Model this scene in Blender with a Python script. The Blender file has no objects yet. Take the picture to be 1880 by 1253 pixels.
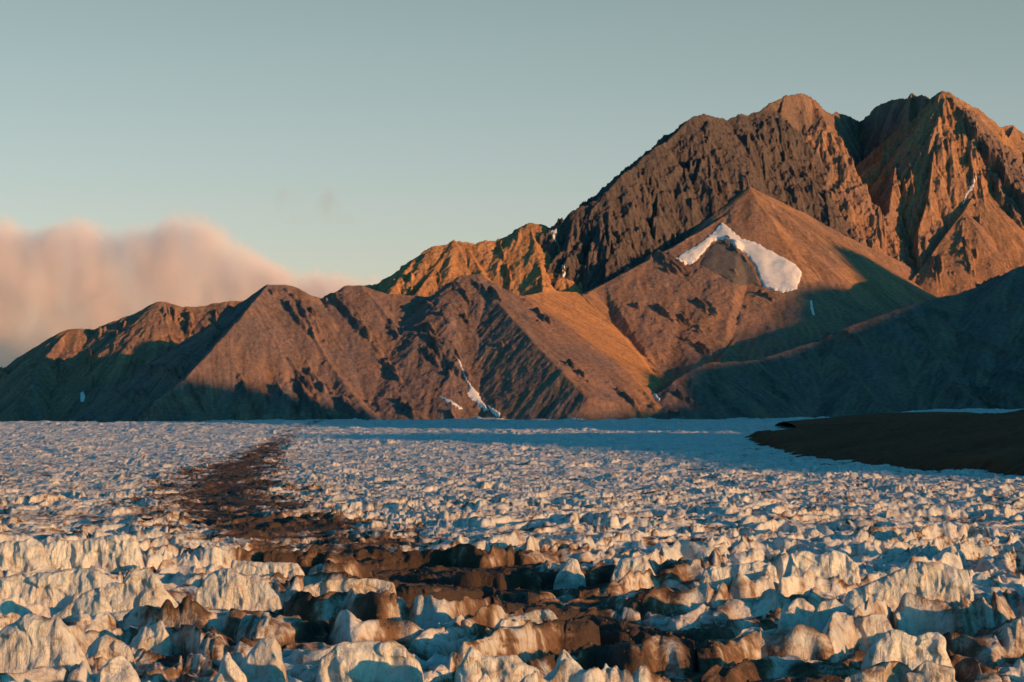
# Glacier at sunset: crevassed ice in front, sunlit mountain ridges behind.
import bpy, math, time
import numpy as np
from concurrent.futures import ThreadPoolExecutor

T0 = time.time()
F32 = np.float32
FPX = 5222.0            # focal length in pixels of the 1880 px wide photograph (100 mm on a 36 mm sensor)
CAMZ = 24.0             # camera height over the near ice, metres
EYE = 840.0             # row of eye level
PITCH = math.atan((EYE - 626.5) / FPX)
SUN_AZ = math.radians(122.0)      # clockwise from +Y
SUN_EL = math.radians(8.0)
SUN = np.array([math.sin(SUN_AZ) * math.cos(SUN_EL), math.cos(SUN_AZ) * math.cos(SUN_EL), math.sin(SUN_EL)])

scene = bpy.context.scene
COL = scene.collection

# ------------------------------------------------------------------ noise
_rng = np.random.RandomState(11)
_ANG = _rng.rand(256) * 2 * np.pi
_GX = np.cos(_ANG).astype(F32) * F32(1.42)
_GY = np.sin(_ANG).astype(F32) * F32(1.42)


def _hash(ix, iy, seed):
    h = ix.astype(np.uint32) * np.uint32(374761393) + iy.astype(np.uint32) * np.uint32(668265263) + np.uint32((seed * 974634777 + 12345) & 0xffffffff)
    h = (h ^ (h >> np.uint32(13))) * np.uint32(1274126177)
    h = h ^ (h >> np.uint32(16))
    h = h * np.uint32(2246822519)
    return h ^ (h >> np.uint32(15))


def noise(x, y, seed=0):
    """Gradient noise, about -1..1."""
    x = np.asarray(x, F32); y = np.asarray(y, F32)
    x0 = np.floor(x); y0 = np.floor(y)
    fx = x - x0; fy = y - y0
    ix = x0.astype(np.int32); iy = y0.astype(np.int32)
    u = fx * fx * fx * (fx * (fx * 6 - 15) + 10)
    v = fy * fy * fy * (fy * (fy * 6 - 15) + 10)

    def corner(dx, dy):
        k = _hash(ix + np.int32(dx), iy + np.int32(dy), seed) & np.uint32(255)
        return _GX[k] * (fx - dx) + _GY[k] * (fy - dy)
    a = corner(0, 0); b = corner(1, 0); c = corner(0, 1); d = corner(1, 1)
    ab = a + (b - a) * u
    cd = c + (d - c) * u
    return ab + (cd - ab) * v


def fbm(x, y, octaves, seed=0, gain=0.5, lac=2.03):
    s = 0; a = 1.0; n = 0.0
    for i in range(octaves):
        s = s + a * noise(x, y, seed + i * 17)
        n += a; a *= gain; x = x * F32(lac); y = y * F32(lac)
    return s / n * F32(1.3)


def ridged(x, y, octaves, seed=0, gain=0.5):
    s = 0; a = 1.0; n = 0.0
    for i in range(octaves):
        s = s + a * (1 - 2 * np.abs(noise(x, y, seed + i * 17)))
        n += a; a *= gain; x = x * F32(2.07); y = y * F32(2.07)
    return s / n


def sstep(a, b, x):
    t = np.clip((x - a) / (b - a), 0, 1)
    return t * t * (3 - 2 * t)


def cells(x, y, seed=0, jitter=0.9):
    """Worley cells: F1, F2, random per cell (two), offset from the cell's own point."""
    x = np.asarray(x, F32); y = np.asarray(y, F32)
    ix = np.floor(x).astype(np.int32); iy = np.floor(y).astype(np.int32)
    f1 = np.full(x.shape, 9, F32); f2 = f1.copy()
    r1 = np.zeros(x.shape, F32); r2 = r1.copy(); ox = r1.copy(); oy = r1.copy()
    for dx in (-1, 0, 1):
        for dy in (-1, 0, 1):
            cx = ix + np.int32(dx); cy = iy + np.int32(dy)
            h = _hash(cx, cy, seed)
            a = (h & np.uint32(1023)).astype(F32) / F32(1023)
            b = ((h >> np.uint32(10)) & np.uint32(1023)).astype(F32) / F32(1023)
            c = ((h >> np.uint32(20)) & np.uint32(1023)).astype(F32) / F32(1023)
            px = x - (cx + F32(0.5) + (a - F32(0.5)) * F32(jitter))
            py = y - (cy + F32(0.5) + (b - F32(0.5)) * F32(jitter))
            d = np.sqrt(px * px + py * py)
            near = d < f1
            f2 = np.where(near, f1, np.minimum(f2, d))
            f1 = np.where(near, d, f1)
            r1 = np.where(near, c, r1); r2 = np.where(near, (a * 7.31 + b * 3.17) % 1, r2)
            ox = np.where(near, px, ox); oy = np.where(near, py, oy)
    return f1, f2, r1, r2.astype(F32), ox, oy


def erosion(x, y, dx, dy, seed):
    """Gabor stripes whose lines run down the slope; (dx, dy) is across the slope. Returns height and its gradient."""
    ix = np.floor(x).astype(np.int32); iy = np.floor(y).astype(np.int32)
    fx = x - ix; fy = y - iy
    va = 0; vx = 0; vy = 0; wt = 0
    for i in (-1, 0, 1, 2):
        for j in (-1, 0, 1, 2):
            h = _hash(ix + np.int32(i), iy + np.int32(j), seed)
            a = (h & np.uint32(1023)).astype(F32) / F32(1023) - F32(0.5)
            b = ((h >> np.uint32(10)) & np.uint32(1023)).astype(F32) / F32(1023) - F32(0.5)
            px = fx - i - a; py = fy - j - b
            w = np.exp(-2 * (px * px + py * py))
            m = (px * dx + py * dy) * F32(6.2832)
            s = -np.sin(m) * w
            va = va + np.cos(m) * w; vx = vx + s * dx; vy = vy + s * dy; wt = wt + w
    return va / wt, vx / wt, vy / wt


def pmap(fn, *arrays, n=24):
    """Run fn over slices of the first axis in threads and join the results."""
    rows = arrays[0].shape[0]
    cuts = np.linspace(0, rows, n + 1).astype(int)
    parts = [(cuts[i], cuts[i + 1]) for i in range(n) if cuts[i + 1] > cuts[i]]
    with ThreadPoolExecutor(4) as ex:
        res = list(ex.map(lambda p: fn(*[a[p[0]:p[1]] for a in arrays]), parts))
    if isinstance(res[0], tuple):
        return tuple(np.concatenate([r[k] for r in res]) for k in range(len(res[0])))
    return np.concatenate(res)


# ------------------------------------------------------------------ view geometry (where the photograph's points lie)
def at(px, py, Y):
    u = (px - 940.0) / FPX; v = (626.5 - py) / FPX
    dy = math.cos(PITCH) - v * math.sin(PITCH); dz = math.sin(PITCH) + v * math.cos(PITCH)
    return np.array([u / dy * Y, Y, CAMZ + dz / dy * Y])


def ice_level(X, Y):
    t = np.clip((Y - 2000.0) / 5000.0, 0, 1.1)
    z = 110.0 * np.power(t, 1.6)
    tx = np.clip((X - 880.0) / 230.0, 0, 1); ty = np.clip((Y - 5600.0) / 1300.0, 0, 1)
    return z + 0.0050 * X * (np.clip(Y, 0, 9000) / 7000.0) ** 2 + 19.0 * tx * tx * (3 - 2 * tx) * ty * ty * (3 - 2 * ty)


_YY = np.exp(np.linspace(math.log(220), math.log(7000), 3000))


def ground_Y(px, py):
    """Distance at which the line of sight through (px, py) meets the smooth ice level."""
    u = (px - 940.0) / FPX; v = (626.5 - py) / FPX
    dy = math.cos(PITCH) - v * math.sin(PITCH); dz = math.sin(PITCH) + v * math.cos(PITCH)
    z = CAMZ + dz / dy * _YY
    below = z < ice_level(u / dy * _YY, _YY)
    return float(_YY[np.argmax(below)]) if below.any() else 7000.0


# ------------------------------------------------------------------ mesh helpers
def grid_mesh(name, P, attrs=None, keep=None, smooth=True):
    """P: (rows, cols, 3) points -> one quad mesh; attrs: {name: (rows, cols) or (rows, cols, 3)}."""
    r, c = P.shape[:2]
    me = bpy.data.meshes.new(name)
    idx = np.arange(r * c, dtype=np.int32).reshape(r, c)
    q = np.stack([idx[:-1, :-1], idx[:-1, 1:], idx[1:, 1:], idx[1:, :-1]], -1).reshape(-1, 4)
    V = P.reshape(-1, 3)
    if keep is not None:
        k = keep.reshape(-1)
        q = q[k[q].all(1)]
        used = np.unique(q)
        re = np.full(r * c, -1, np.int32); re[used] = np.arange(len(used), dtype=np.int32)
        q = re[q]; V = V[used]
    else:
        used = slice(None)
    me.vertices.add(len(V)); me.loops.add(q.size); me.polygons.add(len(q))
    me.vertices.foreach_set('co', np.ascontiguousarray(V, F32).ravel())
    me.loops.foreach_set('vertex_index', np.ascontiguousarray(q, np.int32).ravel())
    me.polygons.foreach_set('loop_start', np.arange(0, q.size, 4, dtype=np.int32))
    me.update(calc_edges=True)
    me.polygons.foreach_set('use_smooth', np.full(len(q), smooth))
    for k, a in (attrs or {}).items():
        if a.ndim == 2:
            t = me.attributes.new(k, 'FLOAT', 'POINT')
            t.data.foreach_set('value', np.ascontiguousarray(a.reshape(-1)[used], F32))
    me.update()
    return me


def link(name, me, mat, label, cat, kind=None, group=None, parent=None):
    o = bpy.data.objects.new(name, me)
    COL.objects.link(o)
    if mat: me.materials.append(mat)
    if label: o['label'] = label
    if cat: o['category'] = cat
    if kind: o['kind'] = kind
    if group: o['group'] = group
    if parent: o.parent = parent
    return o


# ------------------------------------------------------------------ materials
class NT:
    def __init__(self, name):
        self.m = bpy.data.materials.new(name); self.m.use_nodes = True
        self.t = self.m.node_tree; self.t.nodes.clear()
        self.out = self.t.nodes.new('ShaderNodeOutputMaterial')

    def n(self, kind, **kw):
        x = self.t.nodes.new('ShaderNode' + kind)
        for k, v in kw.items():
            if k.startswith('i_'):
                key = k[2:].replace('_', ' ')
                x.inputs[key].default_value = v
            else:
                setattr(x, k, v)
        return x

    def l(self, a, b): self.t.links.new(a, b)

    def attr(self, name):
        a = self.n('Attribute'); a.attribute_name = name
        return a.outputs['Fac']

    def math(self, op, a, b=None, c=None, clamp=False):
        x = self.n('Math'); x.operation = op; x.use_clamp = clamp
        for i, s in enumerate((a, b, c)):
            if s is None: continue
            if isinstance(s, (int, float)): x.inputs[i].default_value = s
            else: self.l(s, x.inputs[i])
        return x.outputs[0]

    def mix(self, f, a, b, blend='MIX'):
        x = self.n('Mix'); x.data_type = 'RGBA'; x.blend_type = blend; x.clamp_factor = True
        for s, sock in ((f, x.inputs[0]), (a, x.inputs[6]), (b, x.inputs[7])):
            if isinstance(s, (int, float)): sock.default_value = s
            elif isinstance(s, tuple): sock.default_value = (*s, 1)
            else: self.l(s, sock)
        return x.outputs[2]

    def noise(self, vec, scale, detail=4, rough=0.55, dist=0.0):
        x = self.n('TexNoise'); x.inputs['Scale'].default_value = scale; x.inputs['Detail'].default_value = detail
        x.inputs['Roughness'].default_value = rough; x.inputs['Distortion'].default_value = dist
        self.l(vec, x.inputs['Vector'])
        return x.outputs['Fac']

    def ramp(self, f, a, b):
        x = self.n('MapRange'); x.interpolation_type = 'SMOOTHSTEP'
        self.l(f, x.inputs[0]); x.inputs[1].default_value = a; x.inputs[2].default_value = b
        return x.outputs[0]

    def pos(self, scale=(1, 1, 1), rot=(0, 0, 0)):
        g = self.n('NewGeometry'); mp = self.n('Mapping'); mp.inputs['Scale'].default_value = scale
        mp.inputs['Rotation'].default_value = rot
        self.l(g.outputs['Position'], mp.inputs['Vector'])
        return mp.outputs[0]


def rock_material(name, brown=(0.205, 0.140, 0.122), orange=(0.50, 0.235, 0.100), grey=(0.098, 0.078, 0.071), bump=1.0):
    t = NT(name); p = t.pos()
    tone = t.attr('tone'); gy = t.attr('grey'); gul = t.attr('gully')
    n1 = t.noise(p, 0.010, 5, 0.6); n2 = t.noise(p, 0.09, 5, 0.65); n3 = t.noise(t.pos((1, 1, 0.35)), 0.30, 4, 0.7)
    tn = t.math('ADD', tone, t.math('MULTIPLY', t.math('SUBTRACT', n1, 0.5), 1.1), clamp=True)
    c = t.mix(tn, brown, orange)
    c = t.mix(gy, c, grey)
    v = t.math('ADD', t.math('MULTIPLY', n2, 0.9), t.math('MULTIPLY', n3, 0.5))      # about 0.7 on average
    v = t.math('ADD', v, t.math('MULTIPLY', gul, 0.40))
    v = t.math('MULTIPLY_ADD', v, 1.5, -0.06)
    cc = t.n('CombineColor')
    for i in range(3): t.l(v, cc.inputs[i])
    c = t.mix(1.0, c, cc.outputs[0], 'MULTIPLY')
    b = t.n('BsdfPrincipled'); b.inputs['Roughness'].default_value = 0.9; b.inputs['Specular IOR Level'].default_value = 0.08
    t.l(c, b.inputs['Base Color'])
    h = t.math('ADD', t.math('MULTIPLY', t.noise(p, 0.07, 6, 0.75), 0.6), t.math('MULTIPLY', n3, 0.45))
    bm = t.n('Bump'); bm.inputs['Strength'].default_value = 0.8 * bump; bm.inputs['Distance'].default_value = 9.0
    t.l(h, bm.inputs['Height']); t.l(bm.outputs[0], b.inputs['Normal'])
    t.l(b.outputs[0], t.out.inputs['Surface'])
    return t.m


def ice_material(name):
    t = NT(name); p = t.pos()
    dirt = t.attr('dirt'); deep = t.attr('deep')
    n0 = t.noise(p, 0.03, 6, 0.6); n1 = t.noise(p, 0.35, 6, 0.65, 0.4); n2 = t.noise(t.pos((1.4, 1.4, 0.25)), 1.1, 5, 0.7, 0.8)
    n4 = t.noise(p, 3.0, 4, 0.7)
    clean = t.mix(t.ramp(n0, 0.35, 0.7), (0.75, 0.70, 0.61), (0.56, 0.55, 0.515))
    clean = t.mix(t.math('MULTIPLY', t.ramp(n2, 0.45, 0.7), 0.5), clean, (0.36, 0.34, 0.31))
    # thin silt veins
    vn = t.noise(t.pos((1, 1, 1.7), (0.3, 0.2, 0.1)), 0.22, 3, 0.55, 0.6)
    line = t.math('SUBTRACT', 1.0, t.ramp(t.math('ABSOLUTE', t.math('SUBTRACT', vn, 0.5)), 0.0, 0.022))
    line = t.math('MULTIPLY', line, t.ramp(n1, 0.42, 0.62))
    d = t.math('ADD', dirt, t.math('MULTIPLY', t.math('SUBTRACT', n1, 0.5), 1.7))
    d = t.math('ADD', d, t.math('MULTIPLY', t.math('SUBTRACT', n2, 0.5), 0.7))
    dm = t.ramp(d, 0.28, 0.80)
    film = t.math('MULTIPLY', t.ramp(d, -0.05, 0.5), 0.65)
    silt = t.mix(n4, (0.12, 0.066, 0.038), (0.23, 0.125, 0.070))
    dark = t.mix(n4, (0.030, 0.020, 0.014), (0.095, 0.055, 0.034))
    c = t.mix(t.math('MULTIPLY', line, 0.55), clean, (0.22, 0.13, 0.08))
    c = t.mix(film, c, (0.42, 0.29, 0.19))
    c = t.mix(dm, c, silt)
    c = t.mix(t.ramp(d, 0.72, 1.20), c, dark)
    b = t.n('BsdfPrincipled'); b.inputs['Specular IOR Level'].default_value = 0.25
    t.l(t.math('MULTIPLY_ADD', dm, 0.35, 0.5), b.inputs['Roughness'])
    t.l(c, b.inputs['Base Color'])
    h = t.math('ADD', t.math('MULTIPLY', n1, 1.0), t.math('MULTIPLY', n2, 0.6))
    h = t.math('ADD', h, t.math('MULTIPLY', n4, 0.10))
    bm = t.n('Bump'); bm.inputs['Strength'].default_value = 0.75; bm.inputs['Distance'].default_value = 1.1
    t.l(h, bm.inputs['Height']); t.l(bm.outputs[0], b.inputs['Normal'])
    t.l(b.outputs[0], t.out.inputs['Surface'])
    return t.m


def snow_material(name):
    t = NT(name); p = t.pos()
    n1 = t.noise(p, 0.06, 5, 0.6); n2 = t.noise(p, 0.02, 3)
    c = t.mix(t.ramp(n1, 0.45, 0.8), (0.82, 0.74, 0.66), (0.68, 0.58, 0.50))
    c = t.mix(t.math('MULTIPLY', t.ramp(n2, 0.55, 0.8), 0.3), c, (0.55, 0.45, 0.38))
    b = t.n('BsdfPrincipled'); b.inputs['Roughness'].default_value = 0.7; b.inputs['Specular IOR Level'].default_value = 0.15
    t.l(c, b.inputs['Base Color'])
    bm = t.n('Bump'); bm.inputs['Strength'].default_value = 0.2; bm.inputs['Distance'].default_value = 2.0
    t.l(n1, bm.inputs['Height']); t.l(bm.outputs[0], b.inputs['Normal'])
    t.l(b.outputs[0], t.out.inputs['Surface'])
    return t.m


ROCK = rock_material('mountain rock')
DEBRIS = rock_material('moraine debris', (0.20, 0.058, 0.028), (0.30, 0.085, 0.036), (0.11, 0.045, 0.030), 1.8)
ICE = ice_material('glacier ice')
SNOW = snow_material('old snow')

def inside(poly, x, y):
    c = np.zeros(x.shape, bool); n = len(poly)
    for i in range(n):
        x1, y1 = poly[i]; x2, y2 = poly[(i + 1) % n]
        if y1 == y2: continue
        c ^= ((y1 > y) != (y2 > y)) & (x < (x2 - x1) * (y - y1) / (y2 - y1) + x1)
    return c


def edge_dist(poly, x, y):
    d = np.full(x.shape, 1e9)
    n = len(poly)
    for i in range(n):
        a = np.array(poly[i]); b = np.array(poly[(i + 1) % n]); ab = b - a
        t = np.clip(((x - a[0]) * ab[0] + (y - a[1]) * ab[1]) / (ab @ ab + 1e-9), 0, 1)
        d = np.minimum(d, np.hypot(x - a[0] - t * ab[0], y - a[1] - t * ab[1]))
    return d


# ------------------------------------------------------------------ mountains
FIELDS = []       # for finding where lines of sight meet the slopes


def mountain(name, label, ridges, xr, yr, res, seed, mat=ROCK, warp=0.45, rough=5.0, ero_len=105.0, ero_amp=17.0, ero_gain=0.5, kind='structure', cat='mountain', jag=1.0, floor_z=None, fall=0.0):
    """ridges: list of dicts pts [(px, py, Y)], s slope, rock, tone, grey, crag. Height = the highest of the roofs hung from the ridges."""
    xs = np.arange(xr[0], xr[1], res, dtype=F32); ys = np.arange(yr[0], yr[1], res, dtype=F32)
    X, Y = np.meshgrid(xs, ys)
    segs = []; faces = []
    for R in ridges:
        if 'plane' in R:
            a, b, c = [at(*p) for p in R['plane']]
            R.setdefault('s', 1.0)
            nrm = np.cross(b - a, c - a)
            faces.append((a, nrm, [tuple(at(*p)[:2]) for p in R['poly']], R))
            continue
        pts = R['w'] if 'w' in R else [at(*p) for p in R['pts']]
        for a, b in zip(pts[:-1], pts[1:]):
            segs.append((np.asarray(a), np.asarray(b), R))

    def roof(Xq, Yq):
        w1 = fbm(Xq / F32(230), Yq / F32(230), 3, seed + 1); w2 = fbm(Xq / F32(230), Yq / F32(230), 3, seed + 2)
        best = np.full(Xq.shape, -1e9, F32); acc = []
        dmin = np.full(Xq.shape, 1e9, F32)
        for a, b, R in segs:
            ab = b[:2] - a[:2]; L2 = float(ab @ ab) + 1e-6
            t = np.clip(((Xq - a[0]) * ab[0] + (Yq - a[1]) * ab[1]) / L2, 0, 1)
            dx = Xq - (a[0] + t * ab[0]); dy = Yq - (a[1] + t * ab[1])
            d0 = np.sqrt(dx * dx + dy * dy)
            f = np.minimum(d0 * F32(0.30), F32(32)) * F32(warp)
            dx = dx + w1 * f; dy = dy + w2 * f
            d = np.sqrt(dx * dx + dy * dy) * F32(0.93) + d0 * F32(0.07)
            s = R.get('s', 0.7)
            if 'sl' in R: s = np.where(ab[0] * dy - ab[1] * dx > 0, F32(R['sl']), F32(R['sr']))
            k = R.get('conc', 0.0)       # concave foot: the slope eases with distance
            h = a[2] + t * (b[2] - a[2]) - s * d * (1 - k * np.clip(d / 900.0, 0, 0.45))
            if 'wl' in R: h = h - np.where(ab[0] * dy - ab[1] * dx > 0, F32(1.6) * np.maximum(d - F32(R['wl']), F32(0)), F32(0))
            tn = R.get('tone', 0.3)
            if 'tl' in R: tn = np.where(ab[0] * dy - ab[1] * dx > 0, F32(R['tl']), F32(tn))
            acc.append((h.astype(F32), d0, R, tn)); best = np.maximum(best, h)
        for a, nrm, poly, R in faces:
            h = a[2] - (nrm[0] * (Xq - a[0]) + nrm[1] * (Yq - a[1])) / nrm[2]
            ed = edge_dist(poly, Xq, Yq); ins = inside(poly, Xq, Yq)
            h = h - np.where(ins, 0.0, R.get('s', 1.0) * ed)
            acc.append((h.astype(F32), np.full(Xq.shape, 60, F32), R, R.get('tone', 0.3))); best = np.maximum(best, h)
        W = 0; tone = 0; rock = 0; grey = 0; crag = 0; dd = 0
        for h, d0, R, tn in acc:
            w = np.exp(np.maximum((h - best) / F32(10.0), F32(-40)))
            W = W + w
            tone = tone + w * np.asarray(tn, F32); rock = rock + w * F32(R.get('rock', 0.5)); grey = grey + w * F32(R.get('grey', 0.0))
            crag = crag + w * F32(R.get('crag', 0.3)); dd = dd + w * d0
        return best.astype(F32), (tone / W).astype(F32), (rock / W).astype(F32), (grey / W).astype(F32), (crag / W).astype(F32), (dd / W).astype(F32)
    Z, tone, rock, grey, crag, dist = pmap(roof, X, Y)
    # smooth copy for the slope direction
    S = Z.copy()
    for _ in range(10):
        S[1:-1, 1:-1] = (S[1:-1, 1:-1] * 2 + S[:-2, 1:-1] + S[2:, 1:-1] + S[1:-1, :-2] + S[1:-1, 2:]) / 6
    gy, gx = np.gradient(S, res)

    def detail(Xq, Yq, gxq, gyq, rockq, cragq, distq):
        m = np.sqrt(gxq * gxq + gyq * gyq) + F32(1e-4)
        k = np.minimum(m, F32(1.0)) / m
        dx = gyq * k; dy = -gxq * k
        h = 0; ex = 0; ey = 0; a = 0.62; f = 1.0; tot = 0
        for o in range(5):
            e, vx, vy = erosion(Xq / F32(ero_len) * F32(f), Yq / F32(ero_len) * F32(f), dx * F32(1.35) + ey * F32(0.55), dy * F32(1.35) - ex * F32(0.55), seed + 40 + o)
            h = h + e * F32(a); ex = ex + vx * F32(a); ey = ey + vy * F32(a); tot += a
            a *= ero_gain; f *= 2.05
        near = sstep(0.0, 90.0, distq)
        h = h * (F32(0.75) + F32(0.9) * fbm(Xq / F32(260), Yq / F32(260), 3, seed + 15))
        z = F32(ero_amp) * (F32(0.10) + F32(0.90) * rockq) * h * (F32(0.12) + F32(0.88) * near)
        z = z + (F32(1.5) + F32(4.0) * rockq) * fbm(Xq / F32(60), Yq / F32(60), 4, seed + 5) * (F32(0.25) + F32(0.75) * near)
        if rough: z = z + F32(rough) * rockq * (ridged(Xq / F32(62), Yq / F32(62), 5, seed + 14, 0.6) - F32(0.35)) * (F32(0.2) + F32(0.8) * near)
        # crags: rock ribs standing out of the scree, stretched down the slope
        ca, sa = math.cos(fall), math.sin(fall)
        u = (Xq * F32(ca) + Yq * F32(sa)); v = (-Xq * F32(sa) + Yq * F32(ca))
        cn = fbm(u / F32(44), v / F32(330), 4, seed + 7) + F32(0.28) * fbm(u / F32(14), v / F32(46), 3, seed + 9)
        cm = sstep(0.55, 0.78, cn + cragq * F32(0.62)) * sstep(10, 60, distq) * sstep(0.0, 0.08, cragq)
        z = z + cm * (F32(10.0) + F32(9.0) * (ridged(u / F32(28), v / F32(75), 4, seed + 8)))
        z = z + (F32(1.2) + F32(2.5) * cragq) * sstep(0.1, 0.7, fbm(u / F32(11), v / F32(24), 3, seed + 12)) * near
        st = erosion(Xq / F32(34), Yq / F32(34), dx * F32(2.6), dy * F32(2.6), seed + 70)[0] + F32(0.6) * erosion(Xq / F32(75), Yq / F32(75), dx * F32(2.4), dy * F32(2.4), seed + 71)[0]
        # broken rock on the crest
        jg = (ridged(Xq / F32(46), Yq / F32(46), 5, seed + 6, 0.6) - F32(0.2)) * F32(jag) * (F32(2.0) + F32(10.0) * rockq)
        z = z + jg
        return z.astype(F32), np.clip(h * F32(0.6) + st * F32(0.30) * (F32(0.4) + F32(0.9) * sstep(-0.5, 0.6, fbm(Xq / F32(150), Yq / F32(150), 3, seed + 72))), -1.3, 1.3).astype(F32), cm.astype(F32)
    dz, gul, cm = pmap(detail, X, Y, gx.astype(F32), gy.astype(F32), rock, crag, dist)
    Z = Z + dz
    grey = np.clip(grey + cm * 0.35, 0, 1)
    if floor_z is not None:
        Z = np.maximum(Z, floor_z - 5)
    P = np.stack([X, Y, Z], -1)
    keep = None
    if floor_z is not None:
        kk = Z > floor_z
        keep = kk
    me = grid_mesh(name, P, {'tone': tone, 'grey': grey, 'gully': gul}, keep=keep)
    o = link(name, me, mat, label, cat, kind)
    FIELDS.append((xs, ys, Z, res, o))
    return o


def sample(field, x, y):
    xs, ys, Z, res, _ = field
    fx = (x - xs[0]) / res; fy = (y - ys[0]) / res
    ok = (fx >= 0) & (fx < len(xs) - 1) & (fy >= 0) & (fy < len(ys) - 1)
    i = np.clip(fx.astype(int), 0, len(xs) - 2); j = np.clip(fy.astype(int), 0, len(ys) - 2)
    a = fx - i; b = fy - j
    z = (Z[j, i] * (1 - a) + Z[j, i + 1] * a) * (1 - b) + (Z[j + 1, i] * (1 - a) + Z[j + 1, i + 1] * a) * b
    return np.where(ok, z, -1e9)


_RY = np.arange(6900.0, 10200.0, 1.5)


def hit(px, py, fields=None):
    d = at(px, py, 1.0) - np.array([0, 0, CAMZ])
    x = d[0] * _RY; z = CAMZ + d[2] * _RY
    best = (1e9, None)
    for i, f in enumerate(fields or FIELDS):
        b = sample(f, x, _RY) > z
        if b.any():
            k = int(np.argmax(b))
            if _RY[k] < best[0]: best = (_RY[k], f)
    if best[1] is None: return None
    Yh = best[0]
    return np.array([d[0] * Yh, Yh, CAMZ + d[2] * Yh]), best[1]


Yl = 8740
mountain('mountain', 'low reddish ridge furthest to the left with clouds spilling down behind it', [
    dict(pts=[(-330, 800, Yl), (-150, 755, Yl), (0, 698, Yl), (25, 680, Yl), (47, 659, Yl), (72, 634, Yl), (111, 610, Yl), (126, 606, Yl), (144, 605, Yl), (172, 607, Yl), (201, 594, Yl), (230, 583, Yl), (251, 576, Yl), (266, 567, Yl), (287, 556, Yl), (296, 554, Yl), (309, 558, Yl), (334, 565, Yl), (363, 564, Yl), (395, 558, Yl), (424, 554, Yl), (445, 555, Yl), (520, 570, Yl), (640, 600, Yl)], s=0.72, rock=0.35, tone=0.40, crag=0.35),
    dict(pts=[(126, 606, Yl), (75, 665, Yl - 170), (60, 700, Yl - 300), (20, 760, Yl - 480)], s=0.75, rock=0.4, tone=0.3, crag=0.4),
    dict(pts=[(296, 554, Yl), (310, 610, Yl - 130), (330, 670, Yl - 300), (350, 740, Yl - 520)], s=0.75, rock=0.5, tone=0.35, crag=0.5),
    dict(pts=[(201, 594, Yl), (195, 640, Yl - 150), (215, 700, Yl - 330), (200, 760, Yl - 520)], s=0.75, rock=0.3, tone=0.35, crag=0.3),
    dict(pts=[(424, 554, Yl), (400, 600, Yl - 130), (372, 660, Yl - 330)], s=0.75, rock=0.4, tone=0.45, crag=0.4),
], (-2250, -380), (7850, 9050), 3.0, 100, fall=0.15)

mountain('mountain', 'brown front mountain with scree slopes and dark rock ribs, its peak left of the centre', [
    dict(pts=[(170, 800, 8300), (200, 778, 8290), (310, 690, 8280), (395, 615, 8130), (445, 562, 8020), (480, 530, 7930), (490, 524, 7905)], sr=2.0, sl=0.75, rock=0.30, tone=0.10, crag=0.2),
    dict(plane=[(490, 525, 7900), (310, 690, 8280), (340, 697, 7480)], poly=[(490, 525, 7900), (480, 530, 7925), (445, 562, 8015), (395, 615, 8125), (310, 690, 8275), (240, 745, 8280), (280, 740, 7360), (340, 697, 7480), (395, 668, 7580), (440, 640, 7660), (468, 590, 7770)], s=1.5, rock=0.25, tone=0.10, crag=0.15),
    dict(pts=[(490, 524, 7905), (497, 524, 7900), (530, 525, 7900), (548, 530, 7900), (575, 545, 7920), (597, 552, 7930), (610, 545, 7940), (632, 526, 7960), (665, 526, 7960), (708, 540, 7960), (751, 544, 7960), (787, 547, 7960), (801, 540, 7960), (830, 522, 7950), (844, 508, 7950), (876, 504, 7960), (898, 515, 7950), (923, 530, 7930), (945, 544, 7910), (963, 546, 7900)], s=0.70, rock=0.30, tone=0.10, crag=0.44),
    dict(pts=[(490, 525, 7900), (468, 590, 7770), (440, 640, 7660), (395, 670, 7580), (340, 697, 7480), (280, 740, 7360)], s=0.72, sl=0.70, sr=2.5, rock=0.42, tone=0.15, crag=0.62),
    dict(plane=[(963, 546, 7900), (1060, 538, 8250), (1215, 740, 7330)], poly=[(963, 546, 7900), (1000, 540, 8080), (1060, 538, 8250), (1130, 600, 7980), (1180, 660, 7720), (1235, 745, 7300), (1205, 752, 7280), (1160, 692, 7480), (1100, 650, 7620), (1050, 610, 7730)], s=0.75, rock=0.05, tone=1.0, crag=0.0),
    dict(plane=[(844, 508, 7950), (963, 546, 7900), (1215, 740, 7330)], poly=[(890, 518, 7950), (963, 546, 7900), (1050, 610, 7730), (1100, 650, 7620), (1160, 692, 7480), (1210, 755, 7290), (1080, 790, 7240), (985, 690, 7540), (920, 590, 7780)], s=0.8, rock=0.10, tone=0.22, crag=0.12),
    dict(pts=[(530, 525, 7900), (560, 590, 7760), (600, 660, 7610), (660, 740, 7420), (690, 790, 7300)], s=0.72, rock=0.42, tone=0.12, crag=0.68),
    dict(pts=[(665, 526, 7960), (720, 590, 7820), (770, 660, 7680), (800, 720, 7520), (830, 780, 7350)], s=0.74, rock=0.5, tone=0.10, crag=0.86),
    dict(pts=[(844, 508, 7950), (860, 580, 7800), (895, 640, 7680), (930, 700, 7530), (960, 775, 7330)], s=0.76, rock=0.6, tone=0.06, grey=0.25, crag=1.0),
    dict(pts=[(801, 540, 7960), (815, 600, 7830), (850, 680, 7660)], s=0.76, rock=0.6, tone=0.06, grey=0.2, crag=0.95),
], (-1340, 720), (7100, 8700), 3.0, 200, fall=0.50)

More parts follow.
